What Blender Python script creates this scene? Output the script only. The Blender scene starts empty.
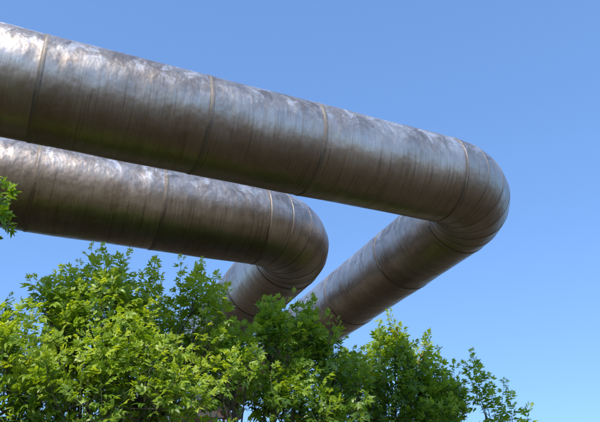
import bpy, math, random
import numpy as np
from mathutils import Matrix, Vector
random.seed(7); RNG=np.random.default_rng(11)
H=1.6
sc=bpy.context.scene
sc.view_settings.view_transform='Standard'; sc.view_settings.look='None'; sc.view_settings.exposure=0

# ---------------------------------------------------------------- camera
cam=bpy.data.cameras.new("camera"); co=bpy.data.objects.new("camera",cam); sc.collection.objects.link(co)
cam.sensor_width=36; cam.lens=39.6; cam.clip_end=5000; cam.clip_start=0.05
R=Vector((0.9112,-0.4103,-0.0365)); D=Vector((0.1686,0.4523,-0.8758)); F=Vector((0.3759,0.7919,0.4813))
m=Matrix.Identity(4)
for i in range(3):
    m[i][0]=R[i]; m[i][1]=-D[i]; m[i][2]=-F[i]
q=m.to_3x3().to_quaternion()
co.rotation_mode='QUATERNION'; co.rotation_quaternion=q; co.location=(0,0,H)
sc.camera=co

# ---------------------------------------------------------------- light
sd=Vector((-0.47,-0.62,0.93)).normalized()
el=math.asin(sd.z); rot=math.atan2(sd.x,sd.y)
w=bpy.data.worlds.new("World"); sc.world=w; w.use_nodes=True
nt=w.node_tree; bg=nt.nodes['Background']
sky=nt.nodes.new('ShaderNodeTexSky'); sky.sky_type='NISHITA'; sky.sun_disc=False
sky.sun_elevation=el; sky.sun_rotation=rot; sky.air_density=1.0; sky.dust_density=0.3; sky.ozone_density=2.5
gm=nt.nodes.new('ShaderNodeGamma'); gm.inputs[1].default_value=0.55
tn=nt.nodes.new('ShaderNodeMix'); tn.data_type='RGBA'; tn.blend_type='MULTIPLY'; tn.inputs[0].default_value=1
tn.inputs[7].default_value=(1.36,2.06,3.15,1)
nt.links.new(sky.outputs[0],gm.inputs[0]); nt.links.new(gm.outputs[0],tn.inputs[6]); nt.links.new(tn.outputs[2],bg.inputs[0]); bg.inputs[1].default_value=0.15
sl=bpy.data.lights.new("sun",'SUN'); sl.energy=5.0; sl.angle=math.radians(0.5); sl.color=(1,0.95,0.87)
so=bpy.data.objects.new("sun",sl); sc.collection.objects.link(so)
so.rotation_mode='QUATERNION'; so.rotation_quaternion=sd.to_track_quat('Z','Y'); so.location=(-10,-15,20)

# ---------------------------------------------------------------- node helpers
def newmat(name):
    mt=bpy.data.materials.new(name); mt.use_nodes=True
    return mt, mt.node_tree, mt.node_tree.nodes['Principled BSDF']
def N(nt,t,**k):
    n=nt.nodes.new(t)
    for a,b in k.items(): setattr(n,a,b)
    return n
def math_(nt,op,a,b=None,clamp=False):
    n=N(nt,'ShaderNodeMath',operation=op,use_clamp=clamp)
    for i,v in enumerate((a,b)):
        if v is None: continue
        if isinstance(v,(int,float)): n.inputs[i].default_value=v
        else: nt.links.new(v,n.inputs[i])
    return n.outputs[0]
def ramp(nt,f,a,b,ca=0.0,cb=1.0):
    n=N(nt,'ShaderNodeMapRange'); n.interpolation_type='SMOOTHSTEP'
    nt.links.new(f,n.inputs[0]); n.inputs[1].default_value=a; n.inputs[2].default_value=b
    n.inputs[3].default_value=ca; n.inputs[4].default_value=cb
    return n.outputs[0]
def mixc(nt,f,a,b,mode='MIX'):
    n=N(nt,'ShaderNodeMix',data_type='RGBA',blend_type=mode)
    if isinstance(f,(int,float)): n.inputs[0].default_value=f
    else: nt.links.new(f,n.inputs[0])
    for i,v in ((6,a),(7,b)):
        if isinstance(v,tuple): n.inputs[i].default_value=(*v,1)
        else: nt.links.new(v,n.inputs[i])
    return n.outputs[2]
def noise(nt,vec,scale,sxyz=(1,1,1),detail=4,rough=0.6,dist=0.0):
    mp=N(nt,'ShaderNodeMapping'); mp.inputs['Scale'].default_value=sxyz
    nt.links.new(vec,mp.inputs[0])
    n=N(nt,'ShaderNodeTexNoise'); n.inputs['Scale'].default_value=scale; n.inputs['Detail'].default_value=detail
    n.inputs['Roughness'].default_value=rough; n.inputs['Distortion'].default_value=dist
    nt.links.new(mp.outputs[0],n.inputs['Vector'])
    return n.outputs[0]

# ---------------------------------------------------------------- galvanised cladding
def metal():
    mt,nt,b=newmat("weathered_galvanised_sheet")
    at=N(nt,'ShaderNodeAttribute',attribute_name='pco'); V=at.outputs['Vector']
    pr=N(nt,'ShaderNodeAttribute',attribute_name='panel').outputs['Fac']
    seam=N(nt,'ShaderNodeAttribute',attribute_name='seam').outputs['Fac']
    off=N(nt,'ShaderNodeVectorMath',operation='ADD')
    cx=N(nt,'ShaderNodeCombineXYZ'); nt.links.new(math_(nt,'MULTIPLY',pr,13.0),cx.inputs[1])
    nt.links.new(V,off.inputs[0]); nt.links.new(cx.outputs[0],off.inputs[1]); VO=off.outputs[0]
    st1=noise(nt,VO,1,(16,0.9,0.9),5,0.62,0.3)
    st2=noise(nt,VO,1,(80,2.5,2.5),3,0.6,0.2)
    bl=noise(nt,VO,1.5,(1,1,1),7,0.6,0.6)
    bl2=noise(nt,VO,4.5,(1.3,1,1),7,0.68,0.8)
    bl3=noise(nt,VO,14,(1,1,1),5,0.7,0.4)
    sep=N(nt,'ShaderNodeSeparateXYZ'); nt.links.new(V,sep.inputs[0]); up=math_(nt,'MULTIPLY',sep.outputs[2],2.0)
    sv=math_(nt,'ADD',math_(nt,'MULTIPLY',st1,0.45),math_(nt,'MULTIPLY',st2,0.55))
    streak=ramp(nt,sv,0.32,0.70)
    c=mixc(nt,streak,(0.43,0.36,0.30),(0.64,0.565,0.49))
    c=mixc(nt,ramp(nt,bl,0.42,0.66,0,0.8),c,(0.34,0.26,0.195))
    c=mixc(nt,ramp(nt,bl3,0.35,0.75,0,0.4),c,(0.66,0.61,0.56))
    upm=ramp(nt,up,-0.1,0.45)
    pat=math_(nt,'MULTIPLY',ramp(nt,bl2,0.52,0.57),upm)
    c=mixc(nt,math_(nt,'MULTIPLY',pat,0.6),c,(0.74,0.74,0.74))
    dk=math_(nt,'MULTIPLY',ramp(nt,noise(nt,VO,2.4,(1.3,1,1),7,0.72,1.2),0.50,0.56),ramp(nt,up,-.3,.4))
    c=mixc(nt,math_(nt,'MULTIPLY',dk,0.6),c,(0.23,0.18,0.145))
    drip=math_(nt,'MULTIPLY',ramp(nt,noise(nt,VO,1,(44,1.3,1.3),4,.65),.54,.68),ramp(nt,up,.3,-.6))
    c=mixc(nt,math_(nt,'MULTIPLY',drip,.5),c,(0.14,0.09,0.055))
    c=mixc(nt,ramp(nt,up,-0.35,-0.92,0,0.78),c,(0.11,0.075,0.046))  # shade of the pipe underside painted into the base colour
    sg=math_(nt,'MULTIPLY',ramp(nt,math_(nt,'ADD',seam,math_(nt,'MULTIPLY',math_(nt,'SUBTRACT',bl3,.5),.8)),.2,.9),.75)
    c=mixc(nt,sg,c,(0.14,0.115,0.09))
    pv=math_(nt,'ADD',math_(nt,'MULTIPLY',pr,0.24),0.86)
    cc=N(nt,'ShaderNodeCombineXYZ')
    for i in range(3): nt.links.new(pv,cc.inputs[i])
    c=mixc(nt,1.0,c,cc.outputs[0],'MULTIPLY')
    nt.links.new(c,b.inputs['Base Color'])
    b.inputs['Metallic'].default_value=0.85
    r=math_(nt,'ADD',math_(nt,'MULTIPLY',streak,-0.05),math_(nt,'ADD',math_(nt,'MULTIPLY',bl2,0.36),0.25))
    r=math_(nt,'ADD',r,math_(nt,'MULTIPLY',sg,.35))
    nt.links.new(r,b.inputs['Roughness'])
    h=math_(nt,'ADD',math_(nt,'MULTIPLY',st1,0.05),math_(nt,'MULTIPLY',noise(nt,VO,3.0,(1.5,1,1),3,0.5),2.0))
    h=math_(nt,'ADD',h,math_(nt,'MULTIPLY',bl2,0.2))
    bp=N(nt,'ShaderNodeBump'); bp.inputs['Strength'].default_value=0.5; bp.inputs['Distance'].default_value=0.02
    nt.links.new(h,bp.inputs['Height']); nt.links.new(bp.outputs[0],b.inputs['Normal'])
    return mt
MET=metal()
NS=112
def pipe(name,x1,y0,z0,Rb,r,seams_x,seams_y,xs,ye,seed):
    rg=np.random.default_rng(seed)
    th=np.linspace(0,2*np.pi,NS,endpoint=False); ct=np.cos(th); sn=np.sin(th)
    ph=rg.uniform(0,6.28,12)
    def frame(s):
        La=Rb*math.pi/2
        if s<=0: return np.array([x1-Rb+s,y0,z0]),np.array([0,-1,0.])
        if s>=La: return np.array([x1,y0+Rb+s-La,z0]),np.array([1,0,0.])
        f=s/Rb; n=np.array([math.sin(f),-math.cos(f),0.])
        return np.array([x1-Rb,y0+Rb,z0])+Rb*n,n
    V=[];P=[];Q=[];Fc=[];SM=[]
    def panel(rings,pid):
        base=len(V); 
        for s,dr,sm in rings:
            c,n=frame(s)
            dent=0.0045*np.sin(2*th+ph[0]+s*2.1)*math.sin(s*1.7+ph[1])+0.0028*np.sin(5*th+ph[2]+s*3)*math.sin(s*4.3+ph[3])
            rr=r+dr+dent
            for k in range(NS):
                p=c+n*(ct[k]*rr[k]); V.append((p[0],p[1],p[2]+sn[k]*rr[k])); P.append((s,ct[k]*.5,sn[k]*.5)); Q.append(pid); SM.append(sm)
        for j in range(len(rings)-1):
            a=base+j*NS; b2=a+NS
            for k in range(NS):
                k2=(k+1)%NS; Fc.append((a+k,a+k2,b2+k2,b2+k))
    La=Rb*math.pi/2
    def straight(allS,st):
        for a,b in zip(allS[:-1],allS[1:]):
            pid=rg.random(); L=b-a
            rings=[(a-.03,-.004,1),(a-.03,.003,1),(a-.022,.005,.8),(a-.006,.006,.45),(a+.006,.0035,.7),(a+.02,.003,.15),(a+.06,.003,0)]
            n=max(3,int(L/st))
            rings+=[(a+.06+(L-.06)*i/n,.003-.003*i/n,0) for i in range(1,n)]+[(b-.07,0,0),(b-.04,0,.4),(b,0,1)]
            panel(rings,pid)
    straight([xs-(x1-Rb)]+[a-(x1-Rb) for a in seams_x]+[0.0],.12)
    ns=6; kk=[.004,.0015,.002,.0015,.003,.002]
    for i in range(ns):
        a=La*i/ns; b=La*(i+1)/ns; pid=.45+rg.random()*.12; e=kk[i]
        rings=[(a-.012,-.003,.8),(a-.012,e*.7,.7),(a-.004,e+.001,.4),(a+.008,e*.8,.2),(a+.03,.001,0),(a+(b-a)*.35,-.0005,0),(a+(b-a)*.65,-.0005,0),(b-.03,.0,0),(b-.012,0,.5),(b,.0,1)]
        panel(rings,pid)
    straight([La]+[La+(a-(y0+Rb)) for a in seams_y]+[La+ye-(y0+Rb)],.15)
    me=bpy.data.meshes.new(name); me.from_pydata(V,[],Fc)
    me.attributes.new('pco','FLOAT_VECTOR','POINT').data.foreach_set('vector',np.array(P,dtype=np.float32).ravel())
    me.attributes.new('panel','FLOAT','POINT').data.foreach_set('value',np.array(Q,dtype=np.float32))
    me.attributes.new('seam','FLOAT','POINT').data.foreach_set('value',np.array(SM,dtype=np.float32))
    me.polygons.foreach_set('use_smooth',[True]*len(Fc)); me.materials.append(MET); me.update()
    o=bpy.data.objects.new(name,me); sc.collection.objects.link(o); return o
ZP=3.95+H
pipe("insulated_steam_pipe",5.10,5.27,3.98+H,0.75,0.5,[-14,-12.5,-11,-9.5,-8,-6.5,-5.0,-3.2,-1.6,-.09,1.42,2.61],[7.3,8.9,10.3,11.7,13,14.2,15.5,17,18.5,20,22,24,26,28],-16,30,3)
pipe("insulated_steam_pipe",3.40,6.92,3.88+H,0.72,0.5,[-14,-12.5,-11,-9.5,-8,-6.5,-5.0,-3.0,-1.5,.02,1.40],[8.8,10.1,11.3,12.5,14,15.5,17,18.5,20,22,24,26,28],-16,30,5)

# ---------------------------------------------------------------- supports
mt,nt_,b=newmat("painted_steel"); b.inputs['Metallic'].default_value=.3; b.inputs['Roughness'].default_value=.6
tc=N(nt_,'ShaderNodeTexCoord'); nn=noise(nt_,tc.outputs['Object'],6,(1,1,1),6)
nt_.links.new(mixc(nt_,ramp(nt_,nn,.45,.6),(0.12,0.11,0.10),(0.18,0.09,0.05)),b.inputs['Base Color']); STEEL=mt
import bmesh
def support(c0,c1,top):
    bm=bmesh.new()
    def box(cx,cy,cz,sx,sy,sz):
        r=bmesh.ops.create_cube(bm,size=1)
        for v in r['verts']: v.co=Vector((cx+v.co.x*sx,cy+v.co.y*sy,cz+v.co.z*sz))
    c0=Vector(c0);c1=Vector(c1);d=(c1-c0); 
    alongx=abs(d.x)>abs(d.y)
    for c in (c0,c1):
        box(c.x,c.y,.1,.6,.6,.2)
        zt=top-.62
        if alongx:
            box(c.x,c.y,zt/2+.1,.02,.18,zt-.2); box(c.x-.1,c.y,zt/2+.1,.018,.2,zt-.2); box(c.x+.1,c.y,zt/2+.1,.018,.2,zt-.2)
        else:
            box(c.x,c.y,zt/2+.1,.18,.02,zt-.2); box(c.x,c.y-.1,zt/2+.1,.2,.018,zt-.2); box(c.x,c.y+.1,zt/2+.1,.2,.018,zt-.2)
        for s in (-.22,.22):
            if alongx: box(c.x+s,c.y,top-.48,.03,.3,.24)
            else: box(c.x,c.y+s,top-.48,.3,.03,.24)
    mid=(c0+c1)/2
    if alongx: box(mid.x,mid.y,top-.67,abs(d.x)+.6,.16,.14)
    else: box(mid.x,mid.y,top-.67,.16,abs(d.y)+.6,.14)
    bmesh.ops.bevel(bm,geom=bm.edges[:],offset=.004,segments=1,affect='EDGES')
    me=bpy.data.meshes.new("pipe_support_frame"); bm.to_mesh(me); bm.free(); me.materials.append(STEEL)
    o=bpy.data.objects.new("pipe_support_frame",me); sc.collection.objects.link(o)
support((3.43,15,0),(5.05,15,0),ZP); support((-4,5.27,0),(-4,6.92,0),ZP); support((-13,5.27,0),(-13,6.92,0),ZP); support((3.43,26,0),(5.05,26,0),ZP)

# ---------------------------------------------------------------- vegetation
def leafmat(name,ca,cb,cy,tr_=.44):
    mt,nt,b=newmat(name)
    t=N(nt,'ShaderNodeAttribute',attribute_name='tint').outputs['Fac']
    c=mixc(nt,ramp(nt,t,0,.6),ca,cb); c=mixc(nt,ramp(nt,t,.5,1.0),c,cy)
    b.inputs['Roughness'].default_value=.40
    b.inputs['Specular IOR Level'].default_value=.5
    nt.links.new(c,b.inputs['Base Color'])
    tr=N(nt,'ShaderNodeBsdfTranslucent'); 
    c2=mixc(nt,1.0,c,(2.0,1.85,.5),'MULTIPLY'); nt.links.new(c2,tr.inputs[0])
    mx=N(nt,'ShaderNodeMixShader'); mx.inputs[0].default_value=tr_
    nt.links.new(b.outputs[0],mx.inputs[1]); nt.links.new(tr.outputs[0],mx.inputs[2])
    nt.links.new(mx.outputs[0],nt.nodes['Material Output'].inputs[0]); return mt
LEAF=leafmat("maple_leaf",(0.09,0.18,0.016),(0.25,0.37,0.033),(0.45,0.54,0.07))
LEAFD=leafmat("maple_leaf_dark",(0.075,0.155,0.015),(0.21,0.33,0.03),(0.37,0.48,0.055))
LEAFX=leafmat("hazel_leaf",(0.03,0.065,0.01),(0.06,0.12,0.018),(0.10,0.18,0.025),.25)
mt,nt_,b=newmat("bark"); b.inputs['Roughness'].default_value=.9
tc=N(nt_,'ShaderNodeTexCoord'); nn=noise(nt_,tc.outputs['Object'],14,(1,1,.25),5)
nt_.links.new(mixc(nt_,nn,(0.05,0.042,0.03),(0.12,0.10,0.07)),b.inputs['Base Color']); BARK=mt
mt,nt_,b=newmat("green_twig"); b.inputs['Roughness'].default_value=.6; b.inputs['Base Color'].default_value=(0.10,0.12,0.04,1); TWIG=mt
mt,nt_,b=newmat("dry_seed"); b.inputs['Roughness'].default_value=.8
tc=N(nt_,'ShaderNodeTexCoord'); nn=noise(nt_,tc.outputs['Object'],30)
nt_.links.new(mixc(nt_,nn,(0.22,0.11,0.04),(0.42,0.25,0.11)),b.inputs['Base Color']); SEED=mt

def leaflet(V,F,ox,oy,ang,L,w,droop,fold):
    prof=[(0,0),(.28,1),(.62,.82),(1,0)]
    ca,sa=math.cos(ang),math.sin(ang)
    mids=[];ls=[];rs=[]
    def put(u,v,z):
        V.append((ox+ca*u-sa*v,oy+sa*u+ca*v,z)); return len(V)-1
    for u,hw in prof:
        z=-droop*u*u*L
        mids.append(put(u*L,0,z))
        if hw>0:
            ls.append(put(u*L-.02*L,hw*w*L,z+fold*hw*w*L)); rs.append(put(u*L-.02*L,-hw*w*L,z+fold*hw*w*L))
        else: ls.append(mids[-1]); rs.append(mids[-1])
    for i in range(len(prof)-1):
        for side,fl in ((ls,False),(rs,True)):
            f=[mids[i],mids[i+1],side[i+1],side[i]]
            g=[]
            for q in f:
                if q not in g: g.append(q)
            if len(g)<3: continue
            F.append(tuple(g[::-1] if fl else g))
def template(npairs,rg):
    V=[];F=[]
    w=.006
    b=len(V); V+= [(0,-w,0),(0,w,0),(.65,w*.6,-.03),(.65,-w*.6,-.03)]; F.append((b,b+3,b+2,b+1))
    leaflet(V,F,.60,0,rg.uniform(-.15,.15),.44,rg.uniform(.20,.26),.25,.30)
    for i in range(npairs):
        x=.60-i*.22
        for s in (1,-1):
            leaflet(V,F,x,0,s*rg.uniform(.75,1.15),.40*rg.uniform(.85,1.1)*(1-.08*i),rg.uniform(.19,.25),rg.uniform(.15,.55),rg.uniform(.15,.4))
    return np.array(V),F
trg=random.Random(5)
TPL=[template(2,trg),template(1,trg),template(2,trg),template(2,trg),template(2,trg)]

class Builder:
    def __init__(s): s.v=[];s.loops=[];s.sizes=[];s.mat=[];s.tint=[];s.n=0
    def add(s,V,F,mat,tint):
        V=np.asarray(V,dtype=np.float64)
        s.v.append(V); 
        s.loops.append(np.array([i for f in F for i in f])+s.n); s.sizes.append(np.array([len(f) for f in F])); s.mat.append(np.full(len(F),mat)); s.tint.append(np.full(len(V),tint)); s.n+=len(V)
    def instances(s,T,pos,M,scale,mat,tint):
        V,F=T; n=len(pos)
        if n==0: return
        W=np.einsum('nij,kj->nki',M,V)*scale[:,None,None]+pos[:,None,:]
        fl=np.concatenate([np.array(f) for f in F]); sz=np.array([len(f) for f in F])
        L=(fl[None,:]+(np.arange(n)*len(V))[:,None]).ravel()+s.n
        s.v.append(W.reshape(-1,3)); s.loops.append(L); s.sizes.append(np.tile(sz,n)); s.mat.append(np.full(len(F)*n,mat)); s.tint.append(np.repeat(tint,len(V))); s.n+=n*len(V)
    def tube(s,pts,rad,k,mat):
        pts=[np.array(p,float) for p in pts]; V=[];F=[]
        for i,p in enumerate(pts):
            d=pts[min(i+1,len(pts)-1)]-pts[max(i-1,0)]; d/=np.linalg.norm(d)+1e-9
            a=np.cross(d,[0,0,1.] if abs(d[2])<.9 else [1.,0,0]); a/=np.linalg.norm(a); b=np.cross(d,a)
            for j in range(k):
                t=2*math.pi*j/k; V.append(p+rad[i]*(a*math.cos(t)+b*math.sin(t)))
        for i in range(len(pts)-1):
            for j in range(k): F.append((i*k+j,i*k+(j+1)%k,(i+1)*k+(j+1)%k,(i+1)*k+j))
        s.add(V,F,mat,0.0)
    def make(s,name,mats):
        me=bpy.data.meshes.new(name); v=np.concatenate(s.v); l=np.concatenate(s.loops); z=np.concatenate(s.sizes)
        me.vertices.add(len(v)); me.vertices.foreach_set('co',v.astype(np.float32).ravel())
        me.loops.add(len(l)); me.loops.foreach_set('vertex_index',l.astype(np.int32))
        me.polygons.add(len(z)); st=np.concatenate([[0],np.cumsum(z)[:-1]]); me.polygons.foreach_set('loop_start',st.astype(np.int32)); 
        me.polygons.foreach_set('material_index',np.concatenate(s.mat).astype(np.int32))
        me.attributes.new('tint','FLOAT','POINT').data.foreach_set('value',np.concatenate(s.tint).astype(np.float32))
        for m_ in mats: me.materials.append(m_)
        me.update(calc_edges=True)
        o=bpy.data.objects.new(name,me); sc.collection.objects.link(o); return o

def unit(v): return v/(math.sqrt(v[0]*v[0]+v[1]*v[1]+v[2]*v[2])+1e-9)
def cross(a,b): return np.array([a[1]*b[2]-a[2]*b[1],a[2]*b[0]-a[0]*b[2],a[0]*b[1]-a[1]*b[0]])
def shoot(B,rg,p0,d,L,leafL,bright,acc,r0=.005,straight=.5,step=.068):
    n=5; pts=[p0]; dd=unit(d)
    for i in range(n):
        dd=unit(dd+np.array([0,0,.12*straight])+rg.normal(0,.07,3)); pts.append(pts[-1]+dd*L/n)
    B.tube(pts,[r0*(1-.75*i/n) for i in range(n+1)],3,1)
    P=np.array(pts)
    nn=max(3,int(L/step)); ang=rg.uniform(0,3.14)
    for i in range(nn):
        t=(i+.6)/nn
        if t<.12: continue
        f=t*n; k=min(int(f),n-1); p=P[k]+(P[k+1]-P[k])*(f-k); ax=unit(P[k+1]-P[k])
        a=unit(cross(ax,[.3,.2,1.])); b=cross(ax,a); ang+=math.pi/2+rg.normal(0,.25)
        for sgn in (0,math.pi):
            if rg.random()<.10: continue
            side=a*math.cos(ang+sgn)+b*math.sin(ang+sgn)
            sp=.5+.7*(1-t)+rg.normal(0,.12)
            x=unit(ax*math.cos(sp)+side*math.sin(sp)+np.array([0,0,-.12+.25*t]))
            z=unit(ax*.5+np.array([-.3,-.3,.8])+rg.normal(0,.48,3)); y=unit(cross(z,x)); z=cross(x,y)
            s=leafL*(1.0-.5*max(0,t-.6)/.4)*rg.uniform(.7,1.15)
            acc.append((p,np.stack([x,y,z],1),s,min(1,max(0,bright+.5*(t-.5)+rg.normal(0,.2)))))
    for i in range(2):
        x=unit(dd+rg.normal(0,.3,3)); z=unit(rg.normal(0,1,3)); y=unit(cross(z,x)); z=cross(x,y)
        acc.append((P[-1],np.stack([x,y,z],1),leafL*.5,min(1,bright+.35)))
    return P
def flush(B,rg,acc,mat):
    idx=rg.integers(0,len(TPL),len(acc))
    for k in range(len(TPL)):
        sel=[acc[i] for i in np.nonzero(idx==k)[0]]
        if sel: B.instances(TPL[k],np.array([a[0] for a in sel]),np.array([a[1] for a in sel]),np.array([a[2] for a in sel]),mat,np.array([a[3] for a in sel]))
def tree(name,base,blobs,seed,mats,spires=(),leafL=.17,trunkr=.09,seeds=()):
    rg=np.random.default_rng(seed); B=Builder(); acc=[]
    bx,by=base; fork=np.array([bx,by,1.1+rg.uniform(-.2,.2)])
    B.tube([(bx,by,-.1),(bx+.03,by,.4),tuple(fork)],[trunkr*1.25,trunkr,trunkr*.85],10,0)
    for (x,y,zt,rx,ry,rz,cnt,br) in blobs:
        c=np.array([x,y,zt+H-rz])
        mid=(fork+c)/2+np.append(rg.normal(0,.12,2),0.1)
        tip=c+np.array([0,0,rz*.3])
        tk=min(trunkr,.06)
        B.tube([fork,(fork+mid)/2+rg.normal(0,.05,3),mid,(mid+c)/2+rg.normal(0,.05,3),c,tip],[tk*.62,tk*.5,tk*.4,tk*.3,tk*.2,.006],6,0)
        nb=max(5,cnt//9); hubs=[]
        for i in range(nb):
            d=unit(rg.normal(0,1,3)*np.array([1,1,.8])+np.array([0,0,.25])); h=c+d*np.array([rx,ry,rz])*rg.uniform(.35,.62)
            s0=mid+(tip-mid)*rg.uniform(0,.8)
            B.tube([s0,(s0+h)/2+rg.normal(0,.05,3),h],[.014,.010,.006],4,0); hubs.append((h,d))
        for i in range(cnt):
            h,hd=hubs[rg.integers(nb)]
            d=unit(hd+rg.normal(0,.55,3)+np.array([0,0,.35])); L=rg.uniform(.35,.75)
            end=c+d*np.array([rx,ry,rz])*rg.uniform(.72,1.05)
            dv=unit(end-h); 
            L=min(L,max(.28,np.linalg.norm(end-h)))
            p0=end-dv*L
            B.tube([h,(h+p0)/2+rg.normal(0,.02,3),p0],[.006,.005,.005],3,0)
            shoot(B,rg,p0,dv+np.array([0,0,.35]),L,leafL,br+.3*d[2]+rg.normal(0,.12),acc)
    sp=[]
    for (x,y,zt,L,lean) in spires:
        p0=np.array([x-lean*L,y,zt+H-L]); sp.append(shoot(B,rg,p0,np.array([lean,rg.normal(0,.08),1]),L,leafL,.6,acc,r0=.007,straight=.2,step=.055))
        B.tube([fork+np.array([0,0,.3]),(fork+p0)/2+rg.normal(0,.06,3),p0],[.016,.011,.007],5,0)
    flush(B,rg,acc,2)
    # hanging bunches of dry winged seeds, attached along a spire stem
    for (si,n) in seeds:
        T=([],[]); leaflet(T[0],T[1],0,0,0,1,.22,.2,.2); T=(np.array(T[0]),T[1])
        P=sp[si]; tt=rg.uniform(1,4,n); k=tt.astype(int)
        pos=P[k]+(P[k+1]-P[k])*(tt-k)[:,None]+rg.normal(0,1,(n,3))*np.array([.025,.025,.02])
        M=[]
        for i in range(n):
            xx=unit(rg.normal(0,.5,3)+np.array([0,0,-1])); zz=unit(rg.normal(0,1,3)); yy=unit(cross(zz,xx)); M.append(np.stack([xx,yy,cross(xx,yy)],1))
        B.instances(T,pos,np.array(M),np.full(n,.05),3,np.full(n,.5))
    B.make(name,mats)
M1=[BARK,TWIG,LEAF,SEED]; M2=[BARK,TWIG,LEAFD,SEED]; M3=[BARK,TWIG,LEAFX,SEED]
tree("box_elder_tree",(0.9,6.6),[
 (.36,6.1,2.54,.44,.7,.85,85,.35),(.76,6.2,2.86,.52,.8,1.0,105,.5),(1.25,6.3,2.86,.5,.7,1.0,95,.5),(1.74,6.3,2.86,.5,.7,.95,95,.5),
 (.9,5.9,1.95,1.3,.7,.8,130,.45),(.0,5.9,2.05,.8,.7,.8,110,.4)],21,M1,
 spires=[(.62,6.1,2.84,.8,.05),(.95,6.2,2.86,.8,.1),(1.15,6.2,2.88,.8,-.1),(1.9,6.2,2.82,.8,.15),(1.6,6.2,2.86,.8,.0),(1.3,6.2,2.86,.8,.1)],leafL=.165)
tree("box_elder_tree",(2.7,6.7),[
 (2.15,6.3,2.32,.42,.6,.75,65,.45),(2.60,6.4,2.62,.40,.6,.8,75,.4),(3.05,6.5,2.72,.32,.5,.75,60,.4),(3.50,6.5,2.38,.35,.5,.75,65,.4),
 (2.8,6.3,1.9,.8,.7,.7,95,.35)],22,M2,
 spires=[(2.95,6.4,2.82,.6,.0),(3.12,6.4,2.80,.6,.15),(2.5,6.4,2.66,.6,-.15),(3.55,6.5,2.55,.6,.15),(3.4,6.5,2.62,.6,.1)])
tree("box_elder_tree",(4.6,7.3),[
 (4.0,7.0,2.40,.45,.6,.7,65,.35),(4.55,7.1,2.74,.38,.5,.8,80,.4),(5.0,7.1,2.56,.36,.5,.8,75,.4),(4.7,7.0,2.0,.9,.6,.7,90,.35),(5.35,7.1,2.2,.30,.4,.65,45,.35)],23,M2,
 spires=[(4.35,7,2.80,.7,-.05),(4.62,7,2.93,.8,0),(4.8,7,2.83,.7,.1),(5.1,7,2.70,.7,.1),(5.3,7,2.55,.7,.1),(5.42,7,2.35,.7,.1),(4.95,7,2.76,.7,.05)],seeds=[(1,50),(6,40)],leafL=.18)
tree("box_elder_sapling",(6.1,7.4),[(6.1,7.1,1.72,.42,.35,.6,32,.4)],24,M2,
 spires=[(5.78,7,2.58,.9,-.12),(5.82,7.05,2.42,.7,-.12),(5.88,7.1,2.48,.8,-.1),(5.9,7,2.3,.7,-.05),(6.02,7,2.2,.7,0),(6.12,7,2.15,.7,.1),(6.35,7,1.98,.6,.2),(6.25,7.05,2.05,.6,.2),(6.52,7,1.88,.6,.2),(6.45,7.1,1.9,.6,.15)],trunkr=.03,leafL=.2)
tree("box_elder_tree",(-1.9,3.7),[(-1.2,3.6,2.5,.75,.7,.9,60,.2),(-1.9,3.8,3.4,.9,.9,1.1,70,.3),(-.40,3.5,1.97,.36,.3,.24,48,.3),(-.40,3.5,1.58,.33,.3,.14,26,.3)],25,M2)
tree("hazel_tree",(-.3,9.4),[(-.25,9.2,3.3,.55,.6,1.0,80,.3),(-.9,9.3,3.5,.7,.7,1.0,60,.3),(.5,9.3,2.8,.7,.6,.9,50,.3)],26,M3,spires=[(-.05,9.2,3.4,.7,.2),(-.3,9.2,3.5,.7,.1)],leafL=.2)

# ---------------------------------------------------------------- ground
bm=bmesh.new()
def gh(x,y): 
    return .06*math.sin(x*.5)*math.cos(y*.43) if abs(x)<40 and abs(y)<40 else 0
cs=[-2500,-800,-300,-120,-60]+[i*2.0 for i in range(-20,21)]+[60,120,300,800,2500]
g=[[bm.verts.new((x,y,gh(x,y)-.02)) for y in cs] for x in cs]
for i in range(len(cs)-1):
    for j in range(len(cs)-1): bm.faces.new((g[i][j],g[i+1][j],g[i+1][j+1],g[i][j+1]))
me=bpy.data.meshes.new("ground"); bm.to_mesh(me); bm.free()
me.polygons.foreach_set('use_smooth',[True]*len(me.polygons))
mt,nt_,b=newmat("grass_and_dirt"); b.inputs['Roughness'].default_value=.95
tc=N(nt_,'ShaderNodeTexCoord'); n1=noise(nt_,tc.outputs['Object'],.5,(1,1,1),8); n2=noise(nt_,tc.outputs['Object'],9,(1,1,1),6)
c=mixc(nt_,n2,(0.04,0.05,0.018),(0.07,0.08,0.03)); c=mixc(nt_,ramp(nt_,n1,.40,.54),c,(0.13,0.092,0.056)); nt_.links.new(c,b.inputs['Base Color'])
bp=N(nt_,'ShaderNodeBump'); bp.inputs['Distance'].default_value=.05; nt_.links.new(n2,bp.inputs['Height']); nt_.links.new(bp.outputs[0],b.inputs['Normal'])
me.materials.append(mt); o=bpy.data.objects.new("ground",me); sc.collection.objects.link(o)
